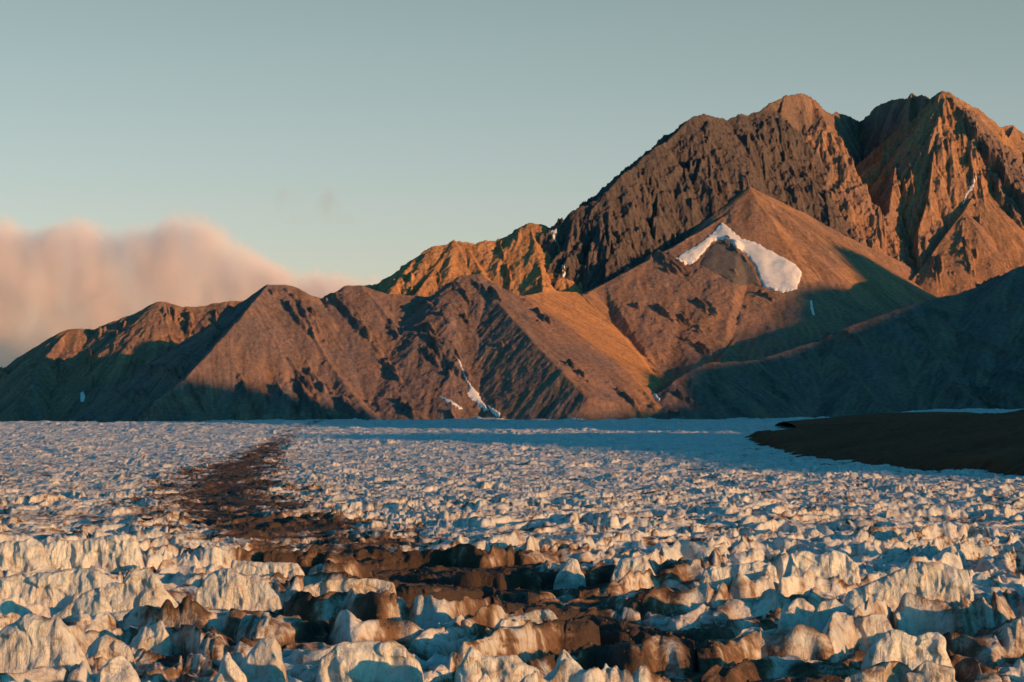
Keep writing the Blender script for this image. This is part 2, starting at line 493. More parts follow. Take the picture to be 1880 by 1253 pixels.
mountain('mountain', 'orange middle ridge rising behind the brown mountain to a notch with snow', [
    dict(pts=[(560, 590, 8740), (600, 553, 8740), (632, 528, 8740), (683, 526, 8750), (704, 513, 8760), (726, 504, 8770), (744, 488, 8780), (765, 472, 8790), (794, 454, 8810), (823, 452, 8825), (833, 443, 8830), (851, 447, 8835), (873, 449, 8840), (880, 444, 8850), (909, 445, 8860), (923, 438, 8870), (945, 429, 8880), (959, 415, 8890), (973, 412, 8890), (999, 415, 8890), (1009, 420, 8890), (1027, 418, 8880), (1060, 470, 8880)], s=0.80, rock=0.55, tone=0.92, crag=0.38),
    dict(pts=[(833, 443, 8830), (800, 490, 8720), (770, 530, 8610)], s=0.9, rock=0.8, tone=0.65, crag=0.6),
    dict(pts=[(851, 447, 8835), (885, 500, 8690), (920, 550, 8530)], s=0.78, rock=0.1, tone=1.0, crag=0.0),
    dict(pts=[(973, 412, 8890), (985, 460, 8760), (995, 510, 8620), (1000, 560, 8470)], s=0.85, rock=0.6, tone=0.95, crag=0.5),
    dict(pts=[(765, 472, 8790), (735, 510, 8690), (715, 540, 8600)], s=0.9, rock=0.7, tone=0.7, crag=0.5),
    dict(pts=[(1027, 430, 8870), (1035, 470, 8750)], s=0.85, rock=0.3, tone=0.88, crag=0.3),
], (-760, 420), (7900, 9400), 3.0, 300, fall=0.1)

mountain('mountain', 'smooth brown pyramid peak with the large snowfield on its sunlit face', [
    dict(pts=[(1378, 344, 9070), (1330, 397, 8930), (1290, 430, 8830), (1240, 470, 8730), (1175, 495, 8610), (1110, 521, 8500), (1080, 537, 8430)], s=0.62, rock=0.12, tone=0.40, crag=0.0),
    dict(pts=[(1378, 344, 9070), (1400, 356, 9080), (1450, 383, 9080), (1530, 435, 9060), (1600, 481, 8990), (1660, 516, 8920), (1715, 550, 8860), (1800, 600, 8750)], s=0.62, rock=0.20, tone=0.55, crag=0.0),
    dict(plane=[(1330, 397, 8930), (1110, 521, 8500), (1230, 690, 7950)], poly=[(1340, 388, 8950), (1330, 397, 8930), (1290, 430, 8830), (1240, 470, 8730), (1175, 495, 8610), (1110, 521, 8500), (1135, 565, 8340), (1180, 640, 8100), (1222, 712, 7840), (1290, 730, 7780), (1330, 640, 8130), (1350, 560, 8430), (1352, 470, 8730)], s=0.7, rock=0.42, tone=0.30, crag=0.33),
    dict(pts=[(1378, 344, 9070), (1400, 450, 8790), (1390, 540, 8500), (1350, 620, 8180), (1310, 680, 7920), (1290, 750, 7650)], s=0.50, rock=0.22, tone=0.35, crag=0.12),
    dict(pts=[(1450, 383, 9080), (1520, 480, 8830), (1560, 560, 8560), (1600, 640, 8360)], s=0.52, rock=0.20, tone=0.38, crag=0.0),
    dict(pts=[(1175, 495, 8610), (1205, 545, 8440), (1235, 600, 8260), (1262, 660, 8040)], s=0.8, rock=0.6, tone=0.2, crag=0.85),
    dict(pts=[(1072, 543, 8420), (1117, 596, 8190), (1140, 626, 8050), (1175, 666, 7880), (1215, 718, 7640)], s=0.75, rock=0.25, tone=0.95, crag=0.42),
    dict(pts=[(1072, 540, 8420), (1040, 543, 8460), (1000, 556, 8480)], s=0.62, rock=0.12, tone=0.95, crag=0.1),
], (-120, 1750), (7350, 9620), 3.2, 400, ero_len=120, ero_amp=20, jag=0.5, fall=0.55)

mountain('mountain', 'highest jagged rock massif on the right with steep fluted walls', [
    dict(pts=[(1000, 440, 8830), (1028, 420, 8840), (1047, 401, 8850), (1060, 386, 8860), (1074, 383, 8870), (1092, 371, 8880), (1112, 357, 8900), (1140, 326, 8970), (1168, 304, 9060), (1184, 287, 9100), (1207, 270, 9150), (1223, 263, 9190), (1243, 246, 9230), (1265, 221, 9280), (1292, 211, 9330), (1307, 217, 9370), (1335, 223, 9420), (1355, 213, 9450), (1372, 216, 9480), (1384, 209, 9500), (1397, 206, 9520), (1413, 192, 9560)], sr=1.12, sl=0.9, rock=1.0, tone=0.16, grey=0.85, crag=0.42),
    dict(pts=[(1413, 192, 9560), (1440, 179, 9600), (1459, 175, 9630), (1478, 176, 9660), (1488, 179, 9680), (1501, 191, 9720), (1521, 210, 9900), (1537, 209, 10000), (1557, 215, 10080), (1577, 226, 10150), (1586, 219, 10140), (1596, 212, 10110), (1603, 201, 10080), (1616, 191, 10050), (1655, 184, 9960), (1665, 185, 9930), (1673, 171, 9900), (1681, 178, 9880), (1698, 178, 9830), (1707, 184, 9810), (1716, 176, 9780), (1730, 168, 9740)], sr=2.2, sl=0.9, rock=0.9, tone=0.25, grey=0.30, crag=0.4),
    dict(pts=[(1730, 168, 9740), (1743, 171, 9740), (1770, 189, 9760), (1799, 204, 9800), (1819, 220, 9840), (1838, 236, 9880), (1861, 233, 9890), (1880, 246, 9900), (1930, 262, 9900), (2060, 300, 9900), (2200, 380, 9860)], sr=1.15, sl=0.9, rock=0.7, tone=0.60, grey=0.0, crag=0.4),
    dict(pts=[(1730, 168, 9740), (1716, 235, 9620), (1712, 300, 9490), (1703, 370, 9350), (1685, 425, 9230)], s=1.15, sl=1.15, sr=3.0, rock=0.75, tone=0.50, crag=0.45),
    dict(pts=[(1743, 171, 9740), (1762, 235, 9640)], s=1.1, rock=0.6, tone=0.55, crag=0.4),
    dict(pts=[(1673, 171, 9900), (1668, 215, 9800)], s=2.0, rock=0.8, tone=0.35, crag=0.3),
    dict(pts=[(1655, 230, 9850), (1650, 282, 9640), (1640, 330, 9500), (1632, 390, 9350), (1600, 440, 9210)], s=1.3, sl=1.3, sr=1.6, rock=1.0, tone=0.40, crag=0.6),
    dict(pts=[(1488, 179, 9690), (1512, 215, 9620), (1503, 270, 9510), (1488, 330, 9390), (1470, 380, 9280)], s=1.2, sl=3.2, sr=1.1, rock=1.0, tone=0.42, crag=0.5),
    dict(pts=[(1440, 179, 9600), (1425, 240, 9480), (1420, 310, 9340)], s=1.2, sl=2.0, sr=1.3, rock=1.0, tone=0.25, grey=0.45, crag=0.5),
    dict(pts=[(1355, 213, 9450), (1350, 270, 9340), (1335, 330, 9210)], s=1.2, rock=1.0, tone=0.16, grey=0.9, crag=0.5),
    dict(pts=[(1265, 221, 9280), (1292, 290, 9170), (1300, 350, 9060)], s=1.2, rock=1.0, tone=0.16, grey=0.9, crag=0.5),
    dict(pts=[(1184, 287, 9100), (1208, 360, 8970), (1205, 420, 8850)], s=1.2, rock=1.0, tone=0.15, grey=0.95, crag=0.5),
    dict(pts=[(1092, 371, 8880), (1122, 430, 8770), (1120, 480, 8660)], s=1.15, rock=1.0, tone=0.15, grey=0.95, crag=0.5),
    dict(pts=[(1861, 233, 9880), (1840, 280, 9680), (1800, 342, 9460), (1770, 387, 9310), (1735, 432, 9200), (1700, 482, 9090), (1672, 516, 9010)], s=0.90, sl=0.72, sr=2.4, rock=0.08, tone=0.62, crag=0.2),
    dict(pts=[(1672, 516, 9010), (1712, 552, 8920)], s=0.95, rock=0.5, tone=0.75, crag=0.6),
    dict(pts=[(1770, 387, 9310), (1765, 440, 9160), (1750, 500, 9020), (1760, 548, 8910)], s=0.9, rock=0.6, tone=0.55, crag=0.7),
    dict(pts=[(1900, 275, 9720), (1885, 400, 9340), (1850, 490, 9060)], s=0.7, rock=0.2, tone=0.7, crag=0.3),
], (20, 2350), (8250, 10450), 2.8, 500, ero_len=110, ero_amp=20, ero_gain=0.58, jag=0.8, rough=27.0, warp=1.1)

mountain('mountain', 'dark shadowed spur at the lower right in front of the sunlit peaks', [
    dict(pts=[(1150, 785, 7250), (1166, 767, 7270), (1185, 755, 7300), (1210, 728, 7350), (1234, 704, 7400), (1270, 680, 7480), (1300, 668, 7530), (1330, 666, 7570), (1392, 663, 7650), (1455, 642, 7740), (1502, 627, 7800), (1560, 600, 7860), (1640, 572, 7950), (1700, 552, 8030), (1715, 549, 8050), (1735, 546, 8070), (1760, 541, 8090), (1800, 526, 8120), (1822, 521, 8130), (1845, 507, 8140), (1862, 495, 8150), (1880, 489, 8160), (2000, 440, 8230), (2200, 400, 8300)], s=0.55, rock=0.30, tone=0.10, grey=0.2, crag=0.3),
    dict(pts=[(1640, 572, 7950), (1720, 660, 7650), (1790, 740, 7350), (1830, 790, 7150)], s=0.58, rock=0.3, tone=0.1, grey=0.2, crag=0.3),
    dict(pts=[(1760, 541, 8090), (1860, 640, 7750), (1960, 740, 7400)], s=0.58, rock=0.3, tone=0.1, grey=0.2, crag=0.3),
    dict(pts=[(1502, 627, 7800), (1570, 690, 7550), (1640, 770, 7250)], s=0.56, rock=0.25, tone=0.1, grey=0.2, crag=0.2),
], (120, 2250), (6950, 8850), 3.2, 600, fall=0.6)

# range beyond the right edge of the picture, whose long evening shadow lies over the valley
PERP = np.array([math.cos(SUN_AZ), math.sin(SUN_AZ)])      # across the sun
PERP = np.array([-SUN[1], SUN[0]]) / math.hypot(SUN[0], SUN[1])
DOWN = -SUN[:2] / math.hypot(SUN[0], SUN[1])
TANE = math.tan(SUN_EL)


def crest(u, v, t=-1500.0):
    p = PERP * u + DOWN * t
    return np.array([p[0], p[1], v - TANE * t])


SHADOW = [(2100, 40), (2453, 150), (2849, 228), (3629, 322), (4100, 395), (4573, 550), (4820, 540), (4996, 500), (5234, 450), (5369, 640), (5552, 700), (5748, 880), (5888, 900), (5985, 850), (6040, 775), (6090, 690), (6200, 640), (6420, 655),
          (6500, 715), (6594, 770), (6838, 790), (6931, 800), (7059, 838), (7209, 878), (7307, 908), (7441, 950), (7624, 1055), (7755, 1072), (7893, 1035), (7960, 1090), (8044, 1240), (8090, 1225), (8200, 1010), (8383, 970), (8557, 960), (9000, 900), (9600, 800)]
mountain('mountain', 'mountain range standing beyond the right edge of the picture', [
    dict(w=[crest(u, v) for u, v in SHADOW], s=1.3, rock=0.2, tone=0.1, crag=0.0)],
    (1700, 7400), (400, 8600), 14.0, 700, ero_amp=30, ero_len=400, warp=0.5, floor_z=-20.0, jag=0.3)
FIELDS.pop()
print('mountains', round(time.time() - T0, 1))

# ------------------------------------------------------------------ snow lying on the slopes
def snow_patch(label, poly_px, thick=3.0, mat=SNOW, name='snow_patch', cat='snow patch', group='snow patches on the mountain slopes'):
    # densify the outline, find where it lies on the slope
    pts = []
    n = len(poly_px); field = None
    cx = sum(p[0] for p in poly_px) / n; cy = sum(p[1] for p in poly_px) / n
    votes = {}
    dense = []
    for i in range(n):
        a = poly_px[i]; b = poly_px[(i + 1) % n]
        m = max(1, int(math.hypot(b[0] - a[0], b[1] - a[1]) / 6))
        for k in range(m):
            dense.append((a[0] + (b[0] - a[0]) * k / m, a[1] + (b[1] - a[1]) * k / m))
    hits = [hit(*p) for p in dense]
    for h in hits:
        if h: votes[id(h[1])] = votes.get(id(h[1]), 0) + 1
    if not votes: print('no slope under', label); return
    fid = max(votes, key=votes.get); field = [f for f in FIELDS if id(f) == fid][0]
    for p in dense:
        h = hit(*p, fields=[field])
        if h is not None: pts.append((h[0][0], h[0][1]))
    xs_ = [p[0] for p in pts]; ys_ = [p[1] for p in pts]
    r = 1.6
    x = np.arange(min(xs_) - 4, max(xs_) + 4, r); y = np.arange(min(ys_) - 4, max(ys_) + 4, r)
    if len(x) * len(y) > 400000: r = 2.6; x = np.arange(min(xs_) - 4, max(xs_) + 4, r); y = np.arange(min(ys_) - 4, max(ys_) + 4, r)
    X, Y = np.meshgrid(x, y)
    wk = min(1.0, (max(xs_) - min(xs_)) / 60.0)
    wx = X + 3.4 * wk * fbm(X / 16, Y / 16, 5, 71, 0.65); wy = Y + 10.0 * wk * fbm(X / 16, Y / 20, 5, 72, 0.65)
    ins = inside(pts, wx, wy); ed = edge_dist(pts, wx, wy)
    Zs = sample(field, X, Y)
    K = Zs.copy()
    for _ in range(24):
        K[1:-1, 1:-1] = (K[:-2, 1:-1] + K[2:, 1:-1] + K[1:-1, :-2] + K[1:-1, 2:]) / 4
    sgn = np.where(ins, ed, -ed)
    t = thick * (sstep(0, 5, sgn) + 0.8 * sstep(3, 25, sgn)) + np.where(sgn < 0, -1.5, 0.25)
    Z = Zs + (K - Zs) * sstep(0, 8, sgn) + t + np.clip(sgn / 12, 0, 1) * 1.0
    me = grid_mesh(name, np.stack([X, Y, Z], -1), {}, keep=sgn > -1.8)
    link(name, me, mat, label, cat, None, group)


snow_patch('large bright snowfield bent over the smooth pyramid peak like a boomerang', [(1325, 409), (1335, 416), (1350, 430), (1365, 440), (1385, 445), (1410, 459), (1440, 474), (1462, 488), (1472, 500), (1468, 518), (1462, 532), (1440, 538), (1420, 533), (1402, 527), (1394, 510), (1388, 492), (1375, 473), (1358, 458), (1340, 446), (1322, 440), (1308, 444), (1295, 460), (1280, 478), (1270, 486), (1255, 483), (1241, 474), (1258, 463), (1285, 448), (1305, 432)], 3.0)
snow_patch('narrow snow strip hanging just under the notch in the orange ridge', [(1008, 419), (1022, 420), (1024, 428), (1018, 432), (1022, 444), (1019, 446), (1014, 434)], 2.0)
snow_patch('thin vertical snow streak in the gully below the notch', [(1030, 480), (1036, 484), (1038, 500), (1040, 515), (1034, 515), (1032, 500)], 2.0)
snow_patch('long forked snow gully falling down the front of the brown mountain', [(840, 657), (848, 672), (856, 690), (863, 705), (872, 716), (880, 722), (886, 738), (898, 755), (889, 757), (878, 744), (866, 735), (858, 722), (862, 712), (852, 690), (843, 672)], 2.5)
snow_patch('small snow strip at the foot of the forked snow gully', [(892, 742), (905, 750), (918, 758), (919, 769), (908, 764), (898, 752)], 2.0)
snow_patch('slanting snow strip low on the brown mountain left of the forked gully', [(803, 723), (818, 731), (836, 740), (850, 750), (849, 753), (832, 746), (812, 733)], 2.0)
snow_patch('little snow wedge at the bottom of the orange scree beside the dark spur', [(1194, 715), (1202, 722), (1213, 733), (1211, 737), (1200, 730), (1193, 720)], 2.0)
snow_patch('tiny snow spot in the shadow of the low left ridge', [(148, 721), (153, 719), (157, 728), (154, 738), (148, 738), (147, 730)], 2.0)
snow_patch('thin broken snow line in the shadow below the large snowfield', [(1487, 552), (1491, 553), (1493, 566), (1496, 578), (1492, 580), (1488, 566)], 2.0)
snow_patch('pale snow ribbon in the dark gully of the highest massif', [(1795, 318), (1798, 322), (1786, 345), (1775, 364), (1768, 375), (1765, 373), (1772, 358), (1784, 338)], 2.0)
snow_patch('dark grey scree field framed by the bent snowfield', [(1322, 444), (1340, 450), (1358, 462), (1373, 478), (1384, 494), (1390, 512), (1396, 527), (1380, 522), (1360, 526), (1345, 520), (1310, 500), (1285, 486), (1296, 465), (1309, 449)], 0.8,
           rock_material('grey scree', (0.15, 0.125, 0.11), (0.17, 0.135, 0.11), (0.14, 0.12, 0.11), 1.0), 'scree_field', 'scree', 'scree on the pyramid peak')
print('snow', round(time.time() - T0, 1))

# ------------------------------------------------------------------ glacier
MOR = [(790, 530, 10), (800, 525, 14), (815, 505, 22), (830, 480, 32), (850, 450, 50), (870, 420, 75), (900, 405, 85), (930, 420, 105), (950, 440, 115), (965, 470, 130), (985, 540, 150), (1005, 640, 150), (1025, 720, 170), (1050, 830, 185), (1075, 890, 215), (1100, 960, 225), (1130, 1060, 240), (1160, 1170, 245), (1190, 1280, 240), (1220, 1370, 230), (1253, 1430, 225), (1300, 1490, 225)]
_mY = np.array([ground_Y(c, r) for r, c, w in MOR]); _mC = np.array([(c - 940) / FPX for r, c, w in MOR]) * _mY; _mW = np.array([w / FPX for r, c, w in MOR]) * _mY
_o = np.argsort(_mY); _mY, _mC, _mW = _mY[_o], _mC[_o], _mW[_o]


def moraine_amount(X, Y):
    c = np.interp(Y, _mY, _mC).astype(F32); w = np.interp(Y, _mY, _mW).astype(F32)
    return (1 - np.abs(X - c) / (w * (F32(1.4) + F32(0.45) * (1 - sstep(450, 800, Y))))).astype(F32)


def glacier_field(X, Y):
    X = X.astype(F32); Y = Y.astype(F32)
    base = ice_level(X, Y).astype(F32)
    far = sstep(1500, 6000, Y)
    swell = sstep(900, 3000, Y)
    base = base + fbm(X / F32(420), Y / F32(420), 3, 31) * F32(4.0) * sstep(500, 3000, Y) + fbm(X / F32(70), Y / F32(120), 3, 32) * F32(2.6)
    # steps of ice: long walls facing the viewer, flat backs; the walls swing round towards the right
    u = X; v = Y - (F32(0.75) * X + F32(0.45) * np.sqrt(X * X + F32(1600)))
    wu = fbm(X / F32(40), Y / F32(110), 3, 33) * F32(8); wv = fbm(X / F32(38), Y / F32(120), 4, 34) * F32(46)
    fl = noise(X / F32(2.3), v / F32(30), 35) * F32(0.6) + fbm(X / F32(7.5), v / F32(30), 2, 37) * F32(3.2)
    v2 = v + wv + fl
    u2 = u + wu + fbm(X / F32(7), Y / F32(18), 2, 38) * F32(1.4)
    q = np.log(F32(22) + F32(0.019) * np.maximum(v2, 50)) / F32(0.019)
    row = np.floor(q); f = q - row
    off = (_hash(row.astype(np.int32), row.astype(np.int32) * 0, 51) & np.uint32(1023)).astype(F32) * F32(0.31)
    wide = F32(16.0)
    f1, f2, r1, r2, ox, oy = cells((u2 + off) / wide, row + F32(0.5), 39)
    e = f2 - f1
    crack = F32(1.0) - sstep(0.0, 0.15, e)
    A = (F32(1.6) + F32(5.4) * sstep(-0.5, 0.55, noise(u2 / F32(36) + off, row * F32(0.73), 52))) * (F32(0.86) + F32(0.18) * ridged(u2 / F32(6), row * F32(0.9), 3, 53)) * (F32(1) - F32(0.18) * sstep(480, 900, Y))
    fs = f - F32(0.22) * r2 - F32(0.03)
    fw = F32(0.16) + F32(0.10) * sstep(700, 2500, Y)
    fr = np.clip(fs / fw, 0, 1)
    front = fr ** F32(0.75) * (F32(1.35) - F32(0.35) * fr)
    back = np.clip((fs - fw) / (F32(0.97) - fw - F32(0.22) * r2), 0, 1)
    prof = np.minimum(front, F32(1)) * (F32(1.0) - back) ** F32(1.0)
    h = A * (F32(0.50) + F32(0.50) * r1) * prof * (F32(1.0) - F32(0.30) * crack) + ox * (r1 - F32(0.5)) * F32(2.6) * prof
    # smaller broken pieces along the steps
    q2 = v2 / F32(13) + F32(0.35) * r2
    f1b, f2b, r1b, r2b, oxb, oyb = cells(u2 / F32(5.2) + F32(3.3), q2, 41)
    sb = sstep(0.0, 0.30, f2b - f1b)
    h = h + sb * (F32(0.1) + F32(1.25) * r1b * r1b - oyb * F32(1.1) + oxb * (r2b - F32(0.5)) * F32(1.6)) * (F32(0.30) + F32(0.70) * prof)
    f1c, f2c, r1c, r2c, oxc, oyc = cells(u2 / F32(3.0) + F32(1.7), v2 / F32(7.0), 57)
    facet = (r1c - F32(0.5)) * F32(0.75) + oxc * (r2c - F32(0.5)) * F32(2.4) - oyc * F32(0.6)
    h = h + facet * sstep(0.0, 0.22, f2c - f1c) * (F32(0.35) + F32(0.65) * prof)
    h = h + ridged(u2 / F32(4.2), v2 / F32(9), 4, 43) * F32(0.42) + fbm(X / F32(0.9), Y / F32(1.6), 2, 44) * F32(0.06)
    m = moraine_amount(X, Y)
    patch = fbm(X / F32(22), Y / F32(60), 4, 46); speck = fbm(X / F32(6), Y / F32(13), 3, 48)
    h = h * (F32(1) - F32(0.38) * sstep(-0.1, 0.8, m + patch * F32(0.5)))
    zone = F32(0.58) + F32(0.42) * sstep(-0.35, 0.35, fbm(X / F32(110), Y / F32(330), 3, 64))
    zone = F32(1) - (F32(1) - zone) * sstep(550, 1100, Y)
    h = h * zone
    h = h + swell * (F32(1) + F32(0.15) * far) * (ridged(X / F32(60), Y / F32(70), 3, 58) * F32(3.0) + ridged(X / F32(24), Y / F32(34), 2, 59) * F32(1.5) - F32(2.0))
    mn = m + fbm(X / F32(80), Y / F32(240), 3, 61) * F32(0.6) + patch * F32(1.0) + speck * F32(0.6)
    dirt = sstep(-0.55, 1.45, mn) * (F32(1.28) + F32(0.22) * (F32(1) - sstep(500, 900, Y))) * (F32(1) - F32(0.85) * sstep(4300, 6100, Y))
    # silt caught on the backs of the ice
    pocket = fbm(X / F32(26), Y / F32(60), 4, 47)
    dirt = dirt + F32(0.80) * sstep(-0.15, 0.50, pocket) * (F32(0.15) + F32(0.85) * sstep(0.03, 0.3, back)) + F32(0.20) * crack * prof
    lip = np.exp(-((fs - fw) / F32(0.035)) ** 2) * sstep(1.5, 3.5, A)
    dirt = dirt + F32(0.50) * lip * sstep(-0.3, 0.4, fbm(X / F32(17), Y / F32(40), 3, 65))
    drip = sstep(0.05, 0.55, noise(u2 / F32(1.6), v2 / F32(60), 66) + F32(0.8) * fbm(X / F32(14), Y / F32(50), 2, 67))
    dirt = dirt + F32(0.34) * drip * (F32(1) - sstep(0.0, 0.12, back))
    zz = F32(1) - np.sqrt(((X + 36) / F32(24)) ** 2 + ((Y - 385) / F32(75)) ** 2)
    dirt = dirt + F32(0.36) * sstep(-0.2, 0.9, zz + patch * F32(0.7) + speck * F32(0.5))
    low = F32(1) - sstep(0.0, 1.6, h)  # silt in the hollows, made darker to paint shade into the creases
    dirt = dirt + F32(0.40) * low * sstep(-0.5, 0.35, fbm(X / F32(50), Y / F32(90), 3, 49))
    lace = F32(1) - sstep(0.0, 0.14, np.abs(fbm(u2 / F32(8), h / F32(1.6) + v2 / F32(40), 3, 62)))
    dirt = dirt + F32(0.58) * lace * sstep(-0.1, 0.5, fbm(X / F32(34), Y / F32(60), 2, 63)) * (F32(1) - F32(0.6) * swell)
    dirt = dirt * (1 - F32(0.60) * far * (m < 0))
    base = base + h - F32(1.6) - F32(0.5) * (1 - sstep(450, 900, Y))
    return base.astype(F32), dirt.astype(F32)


ny = np.concatenate([np.arange(235, 720, 0.30), np.exp(np.arange(math.log(720), math.log(7350), 0.00125))]).astype(F32)
nth = 1560
th = np.linspace(-1, 1, nth)
half = (0.212 + 14.0 / ny)[:, None]
Xg = (th[None, :] * half * ny[:, None]).astype(F32)
Yg = np.repeat(ny[:, None], nth, 1)
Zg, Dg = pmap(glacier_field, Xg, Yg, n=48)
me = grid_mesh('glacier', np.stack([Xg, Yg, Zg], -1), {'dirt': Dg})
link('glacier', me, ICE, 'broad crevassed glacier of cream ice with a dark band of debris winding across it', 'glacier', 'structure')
print('glacier', Xg.shape, round(time.time() - T0, 1))

# loose stones lying on the debris band
rs = np.random.RandomState(5)
cyv = 265.0 * (1150.0 / 265.0) ** rs.rand(120000)
cxv = (rs.rand(120000) * 0.50 - 0.25) * cyv
cz, cd = glacier_field(cxv.astype(F32), cyv.astype(F32))
keep = np.where(cd > 0.55 + 0.5 * rs.rand(len(cd)))[0][:9000]
ico_v = np.array([(0, 0, 1), (0.894, 0, 0.447), (0.276, 0.851, 0.447), (-0.724, 0.526, 0.447), (-0.724, -0.526, 0.447), (0.276, -0.851, 0.447), (0.724, 0.526, -0.447), (-0.276, 0.851, -0.447), (-0.894, 0, -0.447), (-0.276, -0.851, -0.447), (0.724, -0.526, -0.447), (0, 0, -1)])
ico_f = np.array([(0, 1, 2), (0, 2, 3), (0, 3, 4), (0, 4, 5), (0, 5, 1), (1, 6, 2), (2, 7, 3), (3, 8, 4), (4, 9, 5), (5, 10, 1), (2, 6, 7), (3, 7, 8), (4, 8, 9), (5, 9, 10), (1, 10, 6), (11, 7, 6), (11, 8, 7), (11, 9, 8), (11, 10, 9), (11, 6, 10)], np.int32)
n = len(keep)
rad = np.clip(0.13 * np.exp(rs.randn(n) * 0.55), 0.06, 0.75)
sc = rs.rand(n, 1, 3) * 0.6 + 0.6
ang = rs.rand(n) * 6.283
vv = ico_v[None] * sc * (1 + 0.35 * (rs.rand(n, 12, 1) - 0.5))
c_, s_ = np.cos(ang)[:, None], np.sin(ang)[:, None]
vv = np.stack([vv[..., 0] * c_ - vv[..., 1] * s_, vv[..., 0] * s_ + vv[..., 1] * c_, vv[..., 2] * 0.8], -1) * rad[:, None, None]
vv = vv + np.stack([cxv[keep], cyv[keep], cz[keep] + 0.25 * rad], -1)[:, None, :]
me = bpy.data.meshes.new('rubble')
ff = (ico_f[None] + (np.arange(n, dtype=np.int32) * 12)[:, None, None]).reshape(-1, 3)
me.vertices.add(n * 12); me.loops.add(ff.size); me.polygons.add(len(ff))
me.vertices.foreach_set('co', vv.astype(F32).ravel()); me.loops.foreach_set('vertex_index', ff.ravel().astype(np.int32))
me.polygons.foreach_set('loop_start', np.arange(0, ff.size, 3, dtype=np.int32)); me.update(calc_edges=True)
STONE = rock_material('loose stones', (0.10, 0.062, 0.042), (0.20, 0.115, 0.065), (0.16, 0.14, 0.12), 0.2)
link('rubble', me, STONE, 'loose brown stones scattered over the dark debris band on the ice', 'rubble', 'stuff')

# smooth ice sheet around and beneath, out to the valley sides
xs = np.concatenate([np.linspace(-9000, -2000, 30), np.linspace(-1900, 1900, 80), np.linspace(2000, 9000, 30)]); ys = np.linspace(-4000, 9500, 140)
X, Y = np.meshgrid(xs, ys)
Z = ice_level(X * 0 + np.clip(X, -2000, 2000), np.clip(Y, -4000, 7400)) - 14
me = grid_mesh('ice_ground', np.stack([X, Y, Z], -1), {'dirt': np.zeros(X.shape, F32)})
link('ice_ground', me, ICE, 'wide flat ice sheet spreading under and around the crevassed glacier', 'ground', 'structure')

FRONT = [(px, py, ground_Y(px, py)) for px, py in [(1388, 803), (1405, 815), (1450, 834), (1500, 843), (1560, 850), (1700, 862), (1880, 873), (2000, 879), (2150, 885)]]
CREST = [(2150, 756, 4000), (2000, 761, 4150), (1880, 765, 4300), (1790, 771, 4480), (1700, 773, 4680), (1620, 777, 4850), (1540, 781, 5030), (1480, 788, 5220), (1430, 796, 5400)]
mountain('moraine', 'long low dark brown moraine bank lying on the ice at the right edge', [
    dict(plane=[(1430, 796, 5400), (1880, 765, 4300), FRONT[5]], poly=FRONT + CREST, s=0.25, rock=0.7, tone=0.3, crag=0.0),
    dict(pts=CREST[::-1], s=0.30, sl=0.25, sr=0.30, rock=0.6, tone=0.3, crag=0.0)],
    (300, 1300), (2350, 5900), 3.2, 800, mat=DEBRIS, ero_amp=19.0, ero_len=90, jag=0.45, kind='structure', cat='moraine')
FIELDS.pop()
mountain('moraine', 'flat dark moraine mound farther back behind the long moraine bank', [
    dict(pts=[(1500, 776, 6300), (1530, 769, 6300), (1620, 759, 6320), (1700, 757, 6320), (1770, 757, 6300), (1800, 765, 6280)], s=0.09, rock=0.1, tone=0.1, crag=0.0)],
    (600, 1150), (5900, 6700), 4.0, 820, mat=DEBRIS, ero_amp=2.0, ero_len=90, jag=0.25, kind='structure', cat='moraine')
FIELDS.pop()

